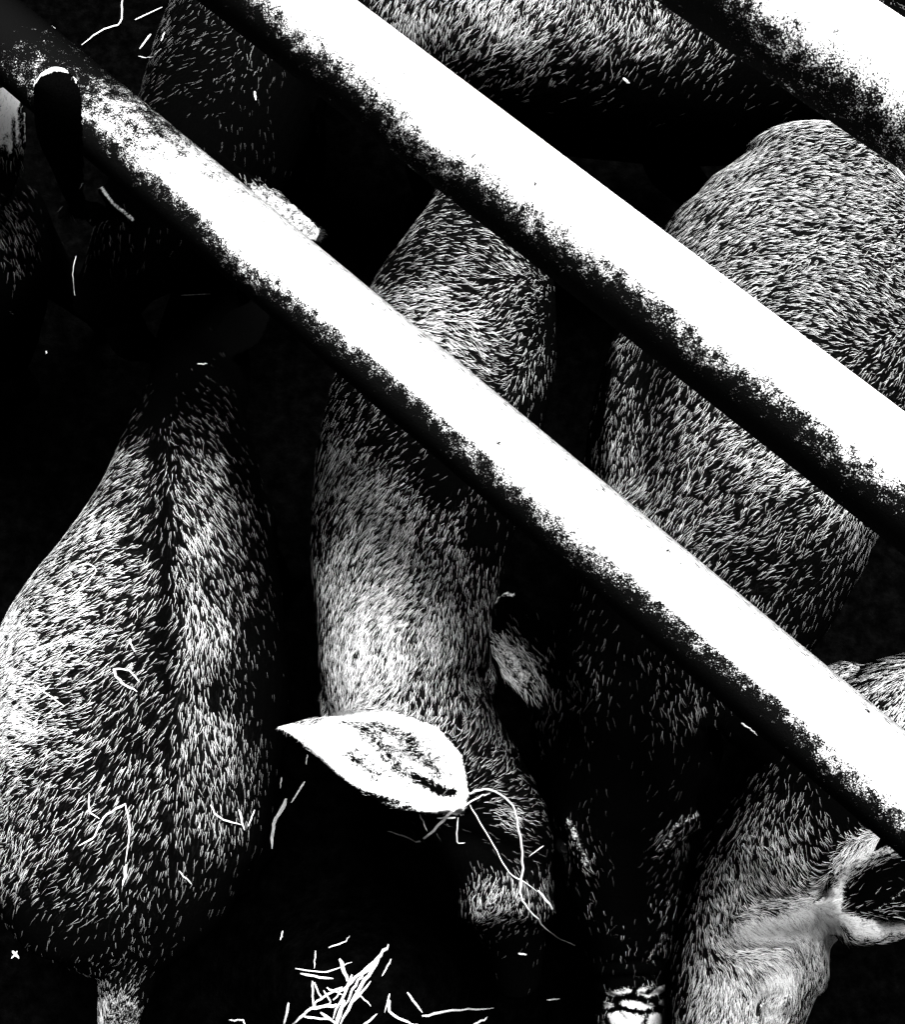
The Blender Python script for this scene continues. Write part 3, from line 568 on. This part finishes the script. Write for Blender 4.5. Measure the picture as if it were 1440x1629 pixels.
for pts, wd, lab, grp in [
    ([(195, 0), (191, 36), (160, 50), (130, 72)], 3.2, 'long bent straw at the top left, kinked above the rusty rail end', G1),
    ([(48, 20), (88, 46)], 3, 'short straight straw on the rusty end of the lowest rail', G1),
    ([(240, 55), (222, 78)], 3, 'short leaning straw on the dim back at upper left', G1),
    ([(262, 52), (256, 66)], 2.2, 'tiny straw fleck beside the leaning straw at upper left', G1),
    ([(220, 90), (240, 92), (256, 78)], 2.2, 'small curved straw on the dim back at upper left', G1),
    ([(215, 32), (258, 12)], 2, 'thin faint straw near the top left edge', G1),
    ([(405, 146), (407, 160)], 4, 'tiny upright fleck of straw left of the middle rail', G1),
    ([(992, 125), (1002, 133)], 5, 'tiny straw fleck on the shaded flank at top centre', G1),
    ([(121, 408), (116, 430), (119, 470)], 2.4, 'thin straw hanging under the black pig snout at left', G1),
    ([(288, 470), (335, 468)], 1.5, 'faint thin straw in the dark below the lowest rail', G2),
    ([(314, 579), (330, 579)], 3, 'tiny level straw fleck in the dark above the parted back', G2),
    ([(72, 560), (75, 562)], 4, 'single bright crumb of straw in the dark at left', G2),
    ([(207, 1016), (210, 1030), (216, 1037)], 4, 'short thick straw on the parted back', G1),
    ([(180, 1064), (190, 1082), (218, 1100)], 4, 'curved thick straw under the loop on the parted back', G1),
    ([(181, 1064), (205, 1066), (222, 1085)], 2.6, 'thin arched straw joined to the curved one on the parted back', G1),
    ([(50, 1112), (78, 1092)], 3, 'short arm of the straw cross at the left edge', G1),
    ([(55, 1088), (78, 1106), (103, 1123)], 3, 'long arm of the straw cross at the left edge', G1),
    ([(100, 910), (135, 897), (152, 905), (140, 925), (108, 950)], 2, 'thin looping straw on the left flank of the parted back', G1),
    ([(142, 1262), (143, 1290), (158, 1302)], 2.4, 'thin hooked straw low on the parted back', G1),
    ([(200, 1278), (165, 1300), (150, 1330), (125, 1345)], 3.6, 'bent bright straw low on the parted back', G1),
    ([(200, 1280), (206, 1320), (200, 1370)], 2.2, 'thin vertical straw low on the parted back', G1),
    ([(201, 1375), (195, 1408)], 5, 'thick blunt straw end at the foot of the vertical straw', G1),
    ([(335, 1280), (350, 1300), (385, 1312)], 3, 'curved straw right of the parted back', G1),
    ([(380, 1288), (389, 1320)], 4, 'short straw crossing the curved one right of the parted back', G1),
    ([(405, 1288), (395, 1314)], 2.2, 'slim leaning straw right of the crossed pair', G1),
    ([(285, 1385), (305, 1406)], 3, 'short straw on the right haunch of the parted back', G1),
    ([(20, 1512), (30, 1524)], 5, 'small split chaff at the lower left', G2),
    ([(18, 1524), (28, 1512)], 3, 'thin piece across the split chaff at the lower left', G2),
    ([(455, 1270), (437, 1310), (433, 1350)], 8, 'thickest bent straw standing alone below the tip of the white ear', G2),
    ([(485, 1243), (463, 1277)], 4, 'short straw just right of the thickest bent straw', G2),
    ([(448, 1236), (446, 1254)], 2.6, 'tiny upright straw left of the white ear tip', G2),
    ([(489, 1200), (487, 1216)], 2.6, 'tiny straw hanging from the lower edge of the white ear', G2),
    ([(745, 1265), (705, 1305), (668, 1338), (640, 1328), (617, 1322)], 4.4, 'long bent straw sticking out below the white ear base', G1),
    ([(725, 1300), (695, 1301)], 3.6, 'short side piece of the long straw below the white ear', G1),
    ([(668, 1295), (680, 1322)], 2.2, 'fine straw dangling from the lower rim of the white ear', G1),
    ([(729, 1300), (727, 1338), (740, 1340)], 2.4, 'small hooked straw dangling below the ear base', G1),
    ([(740, 1262), (780, 1255), (815, 1280), (826, 1320), (832, 1380), (829, 1425), (850, 1456), (882, 1487), (915, 1504)], 4.2, 'longest straw, arching from the white ear down past the cheek', G1),
    ([(748, 1280), (765, 1310), (786, 1345), (810, 1387), (835, 1403), (855, 1418)], 2.2, 'fine straw crossing behind the longest one by the cheek', G1),
    ([(856, 1416), (884, 1452)], 4, 'short thick straw right of the crossing by the cheek', G1),
    ([(865, 1345), (842, 1362)], 2, 'tiny curved straw above the cheek crossing', G1),
    ([(735, 1285), (760, 1268), (780, 1262)], 2.6, 'short straw beside the root of the longest one', G1),
    ([(1238, 96), (1285, 98)], 3, 'thin straw caught under the top rail', G1),
    ([(1180, 1150), (1195, 1160), (1205, 1170)], 3, 'small chaff piece in the dark at right above the lowest rail', G1),
    ([(1204, 1152), (1214, 1163)], 3, 'small chaff piece right of the first in the dark at right', G1),
    ([(648, 1578), (672, 1610)], 4, 'short leaning straw right of the heap', G2),
    ([(672, 1615), (720, 1608), (785, 1603)], 6.5, 'thick nearly level straw at the bottom right of the heap', G2),
    ([(620, 1590), (622, 1612), (650, 1626), (665, 1629)], 5, 'curved straw between the heap and the thick level straw', G2),
    ([(775, 1617), (750, 1632)], 3.5, 'short straw under the tip of the thick level one', G2),
    ([(825, 1516), (838, 1518)], 3, 'tiny straw fleck right of the heap under the cheek', G2),
    ([(450, 1480), (446, 1495)], 3, 'tiny upright straw above the heap', G2),
    ([(459, 1595), (451, 1632)], 5, 'short upright straw left of the heap', G2),
    ([(523, 1507), (548, 1498), (556, 1488)], 3, 'thin straw just above the heap', G2),
    ([(870, 1590), (890, 1588)], 2.5, 'faint short straw near the bottom edge left of the pale snout', G2),
    ([(365, 1622), (385, 1622), (390, 1632)], 4, 'small bent straw at the bottom edge left of centre', G2),
    ]:
    stalk(pts, wd, lab, grp)
HEAP = ['long diagonal straw forming the upper edge of the heap', 'long diagonal straw along the middle of the heap, reaching the bottom edge', 'short thick upright straw stub at the top of the heap',
        'thin level straw at the top left of the heap', 'split level straw just under the thin level one in the heap', 'thin upright straw rising above the level ones in the heap', 'thin upright straw at the left side of the heap',
        'thin straw leaning right from the foot of the left upright one in the heap', 'straw sloping down left under the thick stub in the heap', 'long low straw running out to the lower left of the heap',
        'straw on the right flank of the heap, parallel to the long diagonals', 'short thin straw beside the upper right end of the heap', 'steep straw crossing the middle of the heap just below the stub',
        'short straw across the lower right end of the steep one in the heap', 'short straw sloping into the bottom edge under the heap', 'nearly level straw at the lowest left of the heap',
        'tiny straw chip in the centre left of the heap', 'tiny bent straw chip under the centre chip of the heap', 'small straw by the bottom edge just right of the heap', 'thin upright straw right of the heap near the curved straw',
        'thickest short straw at the foot of the heap, cut by the bottom edge', 'short straw sloping down right from the middle of the heap']
HN = 0
for pts, wd in [([(618, 1502), (595, 1530), (560, 1560), (530, 1590)], 6), ([(603, 1525), (575, 1570), (540, 1632)], 7), ([(540, 1525), (552, 1560)], 7), ([(470, 1540), (520, 1545), (560, 1530)], 3), ([(478, 1548), (530, 1556)], 4),
                ([(502, 1512), (500, 1540)], 3), ([(497, 1560), (498, 1600)], 3.5), ([(500, 1562), (512, 1590)], 3), ([(545, 1570), (505, 1592), (498, 1603)], 5), ([(536, 1597), (495, 1604), (465, 1629)], 6),
                ([(590, 1535), (570, 1560), (548, 1600)], 5), ([(622, 1525), (608, 1552)], 3), ([(560, 1550), (530, 1620)], 5), ([(555, 1600), (590, 1560)], 4), ([(510, 1610), (540, 1632)], 5), ([(480, 1615), (530, 1622)], 4),
                ([(520, 1570), (545, 1582)], 3), ([(515, 1575), (525, 1595), (510, 1600)], 3), ([(575, 1632), (600, 1612)], 4), ([(620, 1580), (612, 1610)], 3), ([(535, 1632), (548, 1590)], 8), ([(565, 1575), (590, 1600)], 3)]:
    HN += 1
    stalk(pts, wd, HEAP[HN-1], 'straw in the heap on the mud', lift=.004+random.random()*.02)
